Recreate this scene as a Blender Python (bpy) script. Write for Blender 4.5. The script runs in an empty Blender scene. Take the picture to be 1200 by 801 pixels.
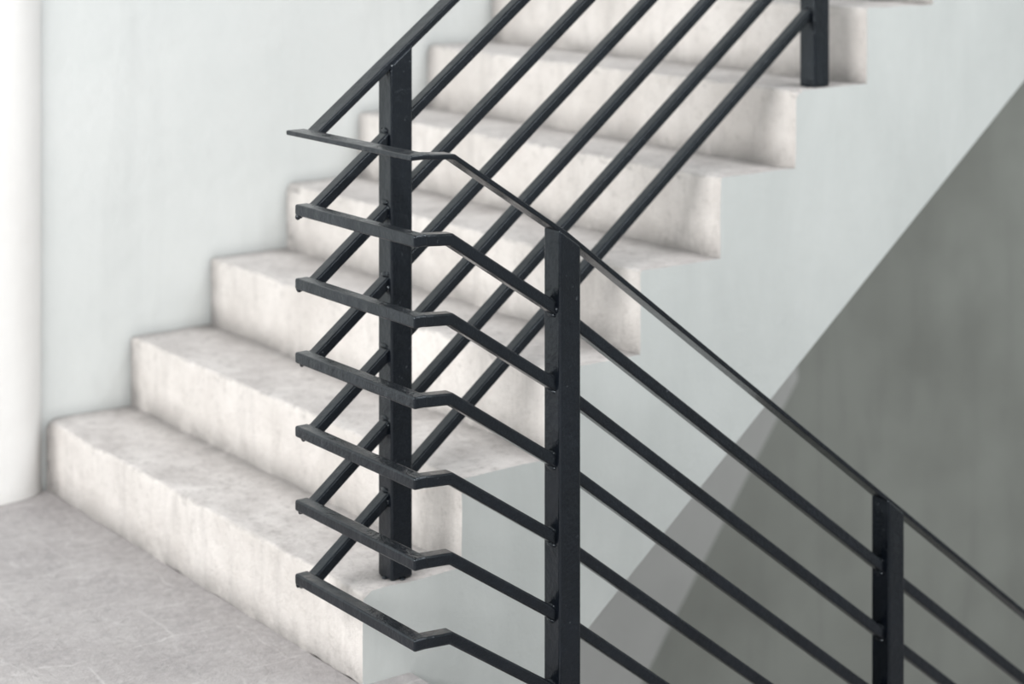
import bpy, bmesh, math, random
from mathutils import Vector, noise, Matrix
random.seed(4)
sc = bpy.context.scene
sc.view_settings.view_transform = 'Standard'
sc.view_settings.look = 'None'

# ------------------------------------------------------------ node helpers
def new_mat(name):
    m = bpy.data.materials.new(name); m.use_nodes = True
    nt = m.node_tree
    return m, nt, nt.nodes['Principled BSDF']
def N(nt, typ, **kw):
    n = nt.nodes.new(typ)
    for k, v in kw.items():
        if k in n.inputs: n.inputs[k].default_value = v
        else: setattr(n, k, v)
    return n
def coords(nt, scale=(1,1,1)):
    g = nt.nodes.new('ShaderNodeNewGeometry')
    mp = nt.nodes.new('ShaderNodeMapping'); mp.inputs['Scale'].default_value = scale
    nt.links.new(g.outputs['Position'], mp.inputs['Vector'])
    return mp.outputs['Vector']
def noise_n(nt, vec, scale, detail=6, rough=.6, dist=0):
    n = N(nt, 'ShaderNodeTexNoise', Scale=scale, Detail=detail, Roughness=rough, Distortion=dist)
    nt.links.new(vec, n.inputs['Vector']); return n.outputs['Fac']
def ramp(nt, fac, p0, p1, c0=(0,0,0,1), c1=(1,1,1,1)):
    r = nt.nodes.new('ShaderNodeValToRGB')
    r.color_ramp.elements[0].position = p0; r.color_ramp.elements[0].color = c0
    r.color_ramp.elements[1].position = p1; r.color_ramp.elements[1].color = c1
    nt.links.new(fac, r.inputs['Fac']); return r.outputs['Color']
def mix(nt, fac, a, b, mode='MIX'):
    m = nt.nodes.new('ShaderNodeMix'); m.data_type = 'RGBA'; m.blend_type = mode
    for sock, v in ((m.inputs[0], fac), (m.inputs[6], a), (m.inputs[7], b)):
        if isinstance(v, (int, float)): sock.default_value = v
        elif isinstance(v, tuple): sock.default_value = v
        else: nt.links.new(v, sock)
    return m.outputs[2]
def bump(nt, bs, h, strength, dist):
    b = N(nt, 'ShaderNodeBump', Strength=strength, Distance=dist)
    nt.links.new(h, b.inputs['Height']); nt.links.new(b.outputs['Normal'], bs.inputs['Normal'])

def paint_mat(name, ca, cb, cstain, stain=.25, rough=.6, grime=None):
    m, nt, bs = new_mat(name)
    v = coords(nt); vs = coords(nt, (3, 3, .5))
    base = mix(nt, ramp(nt, noise_n(nt, v, 1.6, 5, .55), .35, .65), ca, cb)
    st = ramp(nt, noise_n(nt, vs, 2.2, 8, .65, .4), .5, .75)
    st2 = mix(nt, 1.0, st, (stain,)*3+(1,), 'MULTIPLY')
    base = mix(nt, st2, base, cstain)
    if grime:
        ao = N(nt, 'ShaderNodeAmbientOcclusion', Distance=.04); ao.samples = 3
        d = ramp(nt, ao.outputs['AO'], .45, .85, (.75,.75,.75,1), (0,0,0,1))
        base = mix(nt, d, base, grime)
    nt.links.new(base, bs.inputs['Base Color'])
    bs.inputs['Roughness'].default_value = rough
    bump(nt, bs, noise_n(nt, v, 14, 8, .6), .4, .01)
    return m

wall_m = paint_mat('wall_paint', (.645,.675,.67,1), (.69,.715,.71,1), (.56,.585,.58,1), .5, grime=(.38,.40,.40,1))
under_shade_m = paint_mat('under_stair_painted_shade', (.270,.280,.255,1), (.35,.365,.335,1), (.25,.26,.24,1), .6)  # shade below the flight, put into a darker wall colour
lit_patch_m = paint_mat('under_stair_painted_lit_patch', (.50,.505,.49,1), (.57,.575,.56,1), (.44,.445,.44,1), .6)  # patch of light on the wall below the flight, painted as a paler colour
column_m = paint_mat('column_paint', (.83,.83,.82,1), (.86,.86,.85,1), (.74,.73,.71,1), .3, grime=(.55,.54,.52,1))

def step_mat():
    m, nt, bs = new_mat('whitewashed_concrete')
    v = coords(nt); vs = coords(nt, (4, 4, .8))
    base = mix(nt, ramp(nt, noise_n(nt, v, 3.0, 8, .68), .38, .60), (.85,.815,.785,1), (.70,.665,.635,1))
    base = mix(nt, ramp(nt, noise_n(nt, vs, 3.5, 8, .72), .50, .72, c1=(.6,.6,.6,1)), base, (.52,.495,.475,1))
    base = mix(nt, ramp(nt, noise_n(nt, v, 34, 6, .78), .54, .68, c1=(.5,.5,.5,1)), base, (.46,.435,.41,1))
    g = nt.nodes.new('ShaderNodeNewGeometry')
    sp = nt.nodes.new('ShaderNodeSeparateXYZ'); nt.links.new(g.outputs['True Normal'], sp.inputs[0])
    up = ramp(nt, sp.outputs['Z'], .6, .9)
    tread = mix(nt, ramp(nt, noise_n(nt, v, 5, 10, .8), .37, .62), (.75,.72,.705,1), (.53,.50,.49,1))
    tread = mix(nt, ramp(nt, noise_n(nt, v, 40, 6, .78), .52, .68, c1=(.6,.6,.6,1)), tread, (.40,.38,.37,1))
    base = mix(nt, up, base, tread)
    # scuffed edges: broken dirt on the rounded nosings
    edge = ramp(nt, sp.outputs['Z'], .12, .30)
    edge2 = ramp(nt, sp.outputs['Z'], .90, .97, (1,1,1,1), (0,0,0,1))
    en = ramp(nt, noise_n(nt, v, 14, 8, .75), .44, .60, c1=(.65,.65,.65,1))
    base = mix(nt, mix(nt, 1.0, mix(nt, 1.0, edge, edge2, 'MULTIPLY'), en, 'MULTIPLY'), base, (.46,.44,.42,1))
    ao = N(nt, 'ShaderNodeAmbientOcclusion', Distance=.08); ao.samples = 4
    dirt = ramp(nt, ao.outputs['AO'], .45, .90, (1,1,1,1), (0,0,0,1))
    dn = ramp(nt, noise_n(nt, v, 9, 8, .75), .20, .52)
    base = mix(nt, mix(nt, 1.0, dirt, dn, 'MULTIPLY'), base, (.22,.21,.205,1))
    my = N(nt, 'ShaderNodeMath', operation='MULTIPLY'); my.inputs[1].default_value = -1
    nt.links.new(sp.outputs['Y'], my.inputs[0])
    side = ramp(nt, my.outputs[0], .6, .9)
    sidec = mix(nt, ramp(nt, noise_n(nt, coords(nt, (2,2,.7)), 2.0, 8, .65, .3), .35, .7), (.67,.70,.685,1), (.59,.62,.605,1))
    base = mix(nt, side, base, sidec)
    nt.links.new(base, bs.inputs['Base Color'])
    bs.inputs['Roughness'].default_value = .75
    b = N(nt, 'ShaderNodeBump', Distance=.013)
    nt.links.new(noise_n(nt, v, 24, 10, .72), b.inputs['Height'])
    mr = nt.nodes.new('ShaderNodeMapRange'); mr.inputs['To Min'].default_value = .75; mr.inputs['To Max'].default_value = .22
    nt.links.new(side, mr.inputs['Value']); nt.links.new(mr.outputs[0], b.inputs['Strength'])
    nt.links.new(b.outputs['Normal'], bs.inputs['Normal'])
    return m
step_m = step_mat()

def floor_mat():
    m, nt, bs = new_mat('stamped_stone_floor')
    v = coords(nt)
    nz = N(nt, 'ShaderNodeTexNoise', Scale=6.0, Detail=8.0); nt.links.new(v, nz.inputs['Vector'])
    off = N(nt, 'ShaderNodeVectorMath', operation='SCALE'); off.inputs['Scale'].default_value = .10
    nt.links.new(nz.outputs['Color'], off.inputs[0])
    add = N(nt, 'ShaderNodeVectorMath', operation='ADD'); nt.links.new(v, add.inputs[0]); nt.links.new(off.outputs[0], add.inputs[1])
    br = N(nt, 'ShaderNodeTexBrick', Scale=1.0)
    br.inputs['Mortar Size'].default_value = .005; br.inputs['Mortar Smooth'].default_value = .8
    br.inputs['Brick Width'].default_value = .36; br.inputs['Row Height'].default_value = .26
    br.offset = .37
    nt.links.new(add.outputs[0], br.inputs['Vector'])
    vo = N(nt, 'ShaderNodeTexVoronoi', Scale=9.0); vo.feature = 'DISTANCE_TO_EDGE'
    nt.links.new(add.outputs[0], vo.inputs['Vector'])
    crack = ramp(nt, vo.outputs['Distance'], .0, .06, (1,1,1,1), (0,0,0,1))
    cm = ramp(nt, noise_n(nt, v, 6, 6, .7), .50, .62)
    crack = mix(nt, 1.0, crack, cm, 'MULTIPLY')
    base = mix(nt, ramp(nt, noise_n(nt, v, 4.0, 10, .75), .38, .62), (.355,.335,.34,1), (.47,.45,.45,1))
    base = mix(nt, ramp(nt, noise_n(nt, v, 45, 8, .8), .46, .66, c1=(.65,.65,.65,1)), base, (.58,.56,.56,1))
    base = mix(nt, ramp(nt, noise_n(nt, v, 22, 8, .8), .52, .68, c1=(.6,.6,.6,1)), base, (.27,.26,.265,1))
    lm = ramp(nt, noise_n(nt, v, 6, 5, .7), .40, .60)
    lin = mix(nt, 1.0, mix(nt, .55, (0,0,0,1), br.outputs['Fac']), lm, 'MULTIPLY')
    base = mix(nt, lin, base, (.66,.645,.64,1))
    base = mix(nt, mix(nt, .38, (0,0,0,1), crack), base, (.66,.645,.64,1))
    nt.links.new(base, bs.inputs['Base Color'])
    bs.inputs['Roughness'].default_value = .5
    bump(nt, bs, noise_n(nt, add.outputs[0], 12, 10, .7), .8, .02)
    return m
floor_m = floor_mat()

def metal_mat():
    m, nt, bs = new_mat('black_gloss_enamel')
    v = coords(nt)
    c = mix(nt, ramp(nt, noise_n(nt, v, 12, 6, .6), .35, .7), (.002,.003,.005,1), (.005,.007,.011,1))
    c = mix(nt, ramp(nt, noise_n(nt, v, 80, 3, .6), .70, .76, c1=(.6,.6,.6,1)), c, (.09,.10,.11,1))
    nt.links.new(c, bs.inputs['Base Color'])
    rr = nt.nodes.new('ShaderNodeMapRange'); rr.inputs['To Min'].default_value = .10; rr.inputs['To Max'].default_value = .34
    nt.links.new(noise_n(nt, v, 14, 5), rr.inputs['Value']); nt.links.new(rr.outputs[0], bs.inputs['Roughness'])
    bs.inputs['Specular IOR Level'].default_value = .55
    bs.inputs['Specular Tint'].default_value = (.84,.93,1,1)
    bump(nt, bs, noise_n(nt, v, 30, 5, .6), .6, .005)
    return m
metal_m = metal_mat()

# ------------------------------------------------------------ mesh helpers
def obj_from_bm(name, bm, mats, parent=None, smooth=False, angle=40):
    me = bpy.data.meshes.new(name)
    bmesh.ops.recalc_face_normals(bm, faces=bm.faces[:])
    bm.to_mesh(me); bm.free()
    for m in (mats if isinstance(mats, list) else [mats]): me.materials.append(m)
    if smooth:
        me.shade_smooth(); me.set_sharp_from_angle(angle=math.radians(angle))
    o = bpy.data.objects.new(name, me); sc.collection.objects.link(o)
    if parent: o.parent = parent
    return o
def add_box(bm, x0,x1,y0,y1,z0,z1, top=None):
    vs = []
    for z in (z0, z1):
        for x, y in ((x0,y0),(x1,y0),(x1,y1),(x0,y1)):
            zz = z if (z == z0 or top is None) else top(x)
            vs.append(bm.verts.new((x,y,zz)))
    for f in ((0,3,2,1),(4,5,6,7),(0,1,5,4),(1,2,6,5),(2,3,7,6),(3,0,4,7)):
        bm.faces.new([vs[i] for i in f])
def add_path(bm, pts, h, y0, y1):
    """bar of rectangular section following pts (x, z_top) in an XZ plane, mitred"""
    n = len(pts); top = []; bot = []
    for i, p in enumerate(pts):
        p = Vector(p)
        ds = []
        if i > 0: ds.append((p-Vector(pts[i-1])).normalized())
        if i < n-1: ds.append((Vector(pts[i+1])-p).normalized())
        nn = sum(((Vector((-d.y, d.x))) for d in ds), Vector((0,0))).normalized()
        k = 1/max(.3, nn.dot(Vector((-ds[0].y, ds[0].x))))
        top.append(p); bot.append(p - nn*h*k)
    ring = []
    for i in range(n):
        t, b = top[i], bot[i]
        ring.append([bm.verts.new((t.x,y0,t.y)), bm.verts.new((t.x,y1,t.y)),
                     bm.verts.new((b.x,y1,b.y)), bm.verts.new((b.x,y0,b.y))])
    for i in range(n-1):
        a, b = ring[i], ring[i+1]
        for j in range(4):
            bm.faces.new((a[j], a[(j+1)%4], b[(j+1)%4], b[j]))
    bm.faces.new(ring[0]); bm.faces.new(ring[-1][::-1])
def bevel(o, w=.003, seg=2):
    o.data.shade_smooth()
    md = o.modifiers.new('bevel','BEVEL'); md.width = w; md.segments = seg; md.limit_method='ANGLE'; md.angle_limit=math.radians(35)
    md.harden_normals = True

# ------------------------------------------------------------ stairs
T, R = .25, .1905
YW = 1.6      # wall plane
SL = .745
def soffit(x): return -.018 + (x-.598)*SL

def stair_mesh(name, prof, ya, yb, segs, mat, amp=.003):
    bm = bmesh.new()
    rings = []
    for j in range(segs+1):
        y = ya + (yb-ya)*j/segs
        rg = []
        for (x, z, mv) in prof:
            if mv:
                q = Vector((x*9, y*9, z*9))
                x2 = x + amp*noise.noise(q) + amp*.5*noise.noise(q*3.1)
                z2 = z + amp*noise.noise(q+Vector((7,3,1))) + amp*.5*noise.noise(q*3.3)
                if mv == 2:
                    c = max(0, noise.noise(q*2.6+Vector((2,9,4)))-.24)*.016
                    x2 += c; z2 -= c
            else: x2, z2 = x, z
            rg.append(bm.verts.new((x2, y, z2)))
        rings.append(rg)
    n = len(prof)
    for j in range(segs):
        for i in range(n):
            bm.faces.new((rings[j][i], rings[j][(i+1)%n], rings[j+1][(i+1)%n], rings[j+1][i]))
    bm.faces.new(rings[0][::-1]); bm.faces.new(rings[-1])
    return obj_from_bm(name, bm, mat, smooth=True)

def dens(pts, step=.04):
    out = []
    for i, (a, b) in enumerate(zip(pts[:-1], pts[1:])):
        L = math.hypot(b[0]-a[0], b[1]-a[1]); k = max(1, int(L/step))
        for s in range(k):
            fl = 2 if (s == 0 and len(a) > 2) else 1
            out.append((a[0]+(b[0]-a[0])*s/k, a[1]+(b[1]-a[1])*s/k, fl))
    out.append((pts[-1][0], pts[-1][1], 1))
    return out
def nosing(cx, cz, r=.009):
    o = (cx+r, cz-r)
    return [(o[0]-r*math.cos(a), o[1]+r*math.sin(a), 2) for a in (0, math.pi/8, math.pi/4, 3*math.pi/8, math.pi/2)]

NS = 13
pts = [(0, 0)]
for k in range(NS):
    x = k*T
    if k: pts.append((x, k*R))
    pts.append((x, (k+1)*R-.022))
    pts += nosing(x, (k+1)*R)
    pts.append((x+.022, (k+1)*R))
pts.append((NS*T, NS*R))
prof = dens(pts)
prof += [(NS*T, soffit(NS*T), 0), (.354, soffit(.354), 0), (.118, -.2, 0), (.118, -.001, 0)]
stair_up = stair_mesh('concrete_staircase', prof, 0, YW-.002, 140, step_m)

ND = 10
pts = []
for k in range(ND-1):
    x = .118 + k*T; z = -(k+1)*R
    pts.append((x, z)); r=.009
    o = (x+T-r, z-r)
    pts += [(o[0]+r*math.sin(a), o[1]+r*math.cos(a)) for a in (0, math.pi/6, math.pi/3, math.pi/2)]
xe = .118+(ND-1)*T
pts.append((xe, -ND*R+.001))
prof = dens(pts, .08)
prof += [(xe-.28, -ND*R+.001, 0), (.118, -.45, 0)]
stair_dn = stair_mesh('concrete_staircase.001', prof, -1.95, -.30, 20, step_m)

# ------------------------------------------------------------ floor / walls
bm = bmesh.new()
add_box(bm, -4.5, .117, -6.0, -.0005, -.2, 0)
add_box(bm, -4.5, -.0005, -.0005, YW, -.2, 0)
floor = obj_from_bm('floor', bm, floor_m)
bm = bmesh.new(); add_box(bm, -4.5, 6, -6, YW, -ND*R-.1, -ND*R)
obj_from_bm('floor.001', bm, floor_m)

bm = bmesh.new()
def quad(co, mi):
    f = bm.faces.new([bm.verts.new((x, YW, z)) for x, z in co]); f.material_index = mi
zb = -ND*R
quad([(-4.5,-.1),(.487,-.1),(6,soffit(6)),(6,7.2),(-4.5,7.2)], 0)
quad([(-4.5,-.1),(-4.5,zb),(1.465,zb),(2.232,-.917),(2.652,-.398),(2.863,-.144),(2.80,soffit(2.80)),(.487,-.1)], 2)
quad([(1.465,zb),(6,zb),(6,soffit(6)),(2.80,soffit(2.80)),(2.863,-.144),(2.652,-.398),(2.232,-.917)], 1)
add_box(bm, -4.5, 6, YW+.001, YW+.2, zb, 7.2)
me = bpy.data.meshes.new('wall_back'); bm.to_mesh(me); bm.free()
for m in (wall_m, under_shade_m, lit_patch_m): me.materials.append(m)
o = bpy.data.objects.new('wall_back', me); sc.collection.objects.link(o)
bm = bmesh.new(); add_box(bm, 6, 6.2, -6, YW+.2, zb-.1, 7.2)
obj_from_bm('wall_right', bm, wall_m)

# engaged column: rounded shaft standing slightly proud of the wall
bm = bmesh.new()
outl = []
for i in range(33):
    a = math.pi*i/32
    ca, sa = math.cos(a), math.sin(a)
    ex = math.copysign(abs(ca)**.8, ca); ey = abs(sa)**1.0
    outl.append((-.155+.164*ex, 1.665-.115*ey))
outl += [(-.319,1.70), (.009,1.70)]
prev = None
for (g, z) in ((.006,.001),(.004,.012),(.0,.03),(0,1.0),(0,3.0),(0,7.0)):
    rg = [bm.verts.new((x, y-g, z)) for x, y in outl]
    if prev:
        for i in range(len(rg)): bm.faces.new((prev[i], prev[(i+1)%len(rg)], rg[(i+1)%len(rg)], rg[i]))
    prev = rg
bm.faces.new(prev)
obj_from_bm('column', bm, column_m, smooth=True)

# ------------------------------------------------------------ railing
rail = bpy.data.objects.new('metal_stair_railing', None); sc.collection.objects.link(rail)
YU, YD = .045, -.358
DZ = .151
UPS = .772
XS = -.093
XU_END, XD_END = 3.1, 2.3
for k in range(7):
    zt = 1.146 - DZ*k
    if k == 0: w, h, nm, xl, ov = .044, .010, 'handrail', -.136, .012
    else:      w, h, nm, xl, ov = .031, .023, 'bar_%d' % k, -.124, .004
    bm = bmesh.new()
    hw = w/2
    add_path(bm, [(xl+w-.012, zt-.0015), (XS, zt-.0015), (XU_END, zt-.0015+UPS*(XU_END-XS))] if XS > xl+w-.010 else
                 [(XS, zt-.0015), (XU_END, zt-.0015+UPS*(XU_END-XS))], h+(.006 if k == 0 else 0), YU-hw, YU+hw)
    add_box(bm, xl, xl+w, YD-hw-.002, YU+hw+ov, zt-h, zt)
    zc = zt-.006
    add_path(bm, [(xl+w-.006, zt-.001), (-.033, zc), (.241, zc-.650*.274), (XD_END, zc-.650*.274-.757*(XD_END-.241))], h, YD-hw, YD+hw)
    o = obj_from_bm(nm, bm, metal_m, parent=rail); bevel(o, .0045 if k else .003, 3)

def up_top(x): return 1.146 - .010 + UPS*(x-XS)
def dn_top(x):
    zc = 1.140 - .008
    return zc-.650*.274-(.757 if x > .241 else .65)*(x-.241)
S = .054
posts_up = [(.110, R), (1.360, 6*R), (2.610, 11*R)]
posts_dn = [(.241, -R), (1.184, -5*R), (2.127, -9*R)]
def weld(bm, c, rad, sq):
    r = bmesh.ops.create_icosphere(bm, subdivisions=3, radius=rad)
    off = Vector((random.random()*9, random.random()*9, 0))
    for v in r['verts']:
        n = noise.noise(v.co*90+off)
        v.co *= 1+.35*n
        v.co = Vector((v.co.x*sq[0], v.co.y*sq[1], v.co.z*sq[2])) + Vector(c)
pi = 0
for (lst, yc, topf) in ((posts_up, YU, up_top), (posts_dn, YD, dn_top)):
    for (xc, zb0) in lst:
        pi += 1
        bm = bmesh.new()
        add_box(bm, xc-S/2, xc+S/2, yc-S/2, yc+S/2, zb0, 0, top=topf)
        o = obj_from_bm('post_%d' % pi, bm, metal_m, parent=rail); bevel(o, .006, 4)
        bm = bmesh.new()
        for k in range(1, 7):
            for sgn in (-1, 1):
                xx = xc + sgn*S/2
                if yc == YU: zz = 1.146-DZ*k+UPS*(xx-XS)-.014
                else:
                    zz = 1.140-DZ*k-.650*.274-(.757 if xx > .241 else .65)*(xx-.241)-.014
                if zz < zb0: continue
                for q in range(4):
                    weld(bm, (xx, yc+random.uniform(-.014,.014), zz+random.uniform(-.016,.016)), random.uniform(.004,.007), (.7,1.1,1.1))
                weld(bm, (xx, yc, zz-.015), .007, (.7,1.8,.7)); weld(bm, (xx, yc, zz+.015), .007, (.7,1.8,.7))
        for q in range(8):
            a = q*math.pi/4
            weld(bm, (xc+.026*math.cos(a), yc+.026*math.sin(a), zb0+.001), .006, (1.2,1.2,.6))
        obj_from_bm('weld_%d' % pi, bm, metal_m, parent=rail, smooth=True, angle=180)
bm = bmesh.new()
for k in range(1, 7):
    zt = 1.146-DZ*k
    for q in range(3):
        weld(bm, (-.120+random.uniform(0,.012), YU+.010+random.uniform(-.006,.006), zt-.024+random.uniform(-.003,.003)), random.uniform(.004,.006), (1,1,1.1))
    weld(bm, (-.092, YU, zt-.012), .008, (.8,1.5,1.1))
    weld(bm, (-.094, YD, zt-.021), .007, (1.2,1.2,.6))
obj_from_bm('weld_corner', bm, metal_m, parent=rail, smooth=True, angle=180)

# ------------------------------------------------------------ light
w = bpy.data.worlds.new('World'); sc.world = w; w.use_nodes = True
bg = w.node_tree.nodes['Background']
bg.inputs[0].default_value = (.96,.985,1.0,1); bg.inputs[1].default_value = .47
def area(name, loc, target, size, energy, col):
    l = bpy.data.lights.new(name, 'AREA'); l.shape='RECTANGLE'; l.size=size[0]; l.size_y=size[1]
    l.energy = energy; l.color = col
    o = bpy.data.objects.new(name, l); sc.collection.objects.link(o)
    o.location = loc
    o.rotation_euler = (Vector(target)-Vector(loc)).to_track_quat('-Z','Y').to_euler()
    return o
area('window_light', (-4.4, -1.2, 2.9), (.8,.9,.8), (3.0,2.2), 305, (1,.985,.965))
area('window_light.001', (1.8, -5.8, 3.4), (1.6,.5,.9), (4.5,2.5), 150, (.98,.99,1))
area('rail_highlight_light', (2.6, -1.7, 5.2), (.4,-.3,.5), (1.6,1.1), 60, (.97,.99,1))  # added overhead lamp, aimed so the rail bevels catch highlights

# ------------------------------------------------------------ camera
cam = bpy.data.cameras.new('camera'); co = bpy.data.objects.new('camera', cam); sc.collection.objects.link(co)
co.location = (-2.156, -3.398, 1.666)
co.rotation_euler = (math.pi/2, 0, -math.atan2(.5987, .801))
cam.sensor_width = 36; cam.lens = 2284/1200*36
cam.shift_y = -545.5/1200
cam.dof.use_dof = True; cam.dof.focus_distance = 3.72; cam.dof.aperture_fstop = 2.3
sc.camera = co
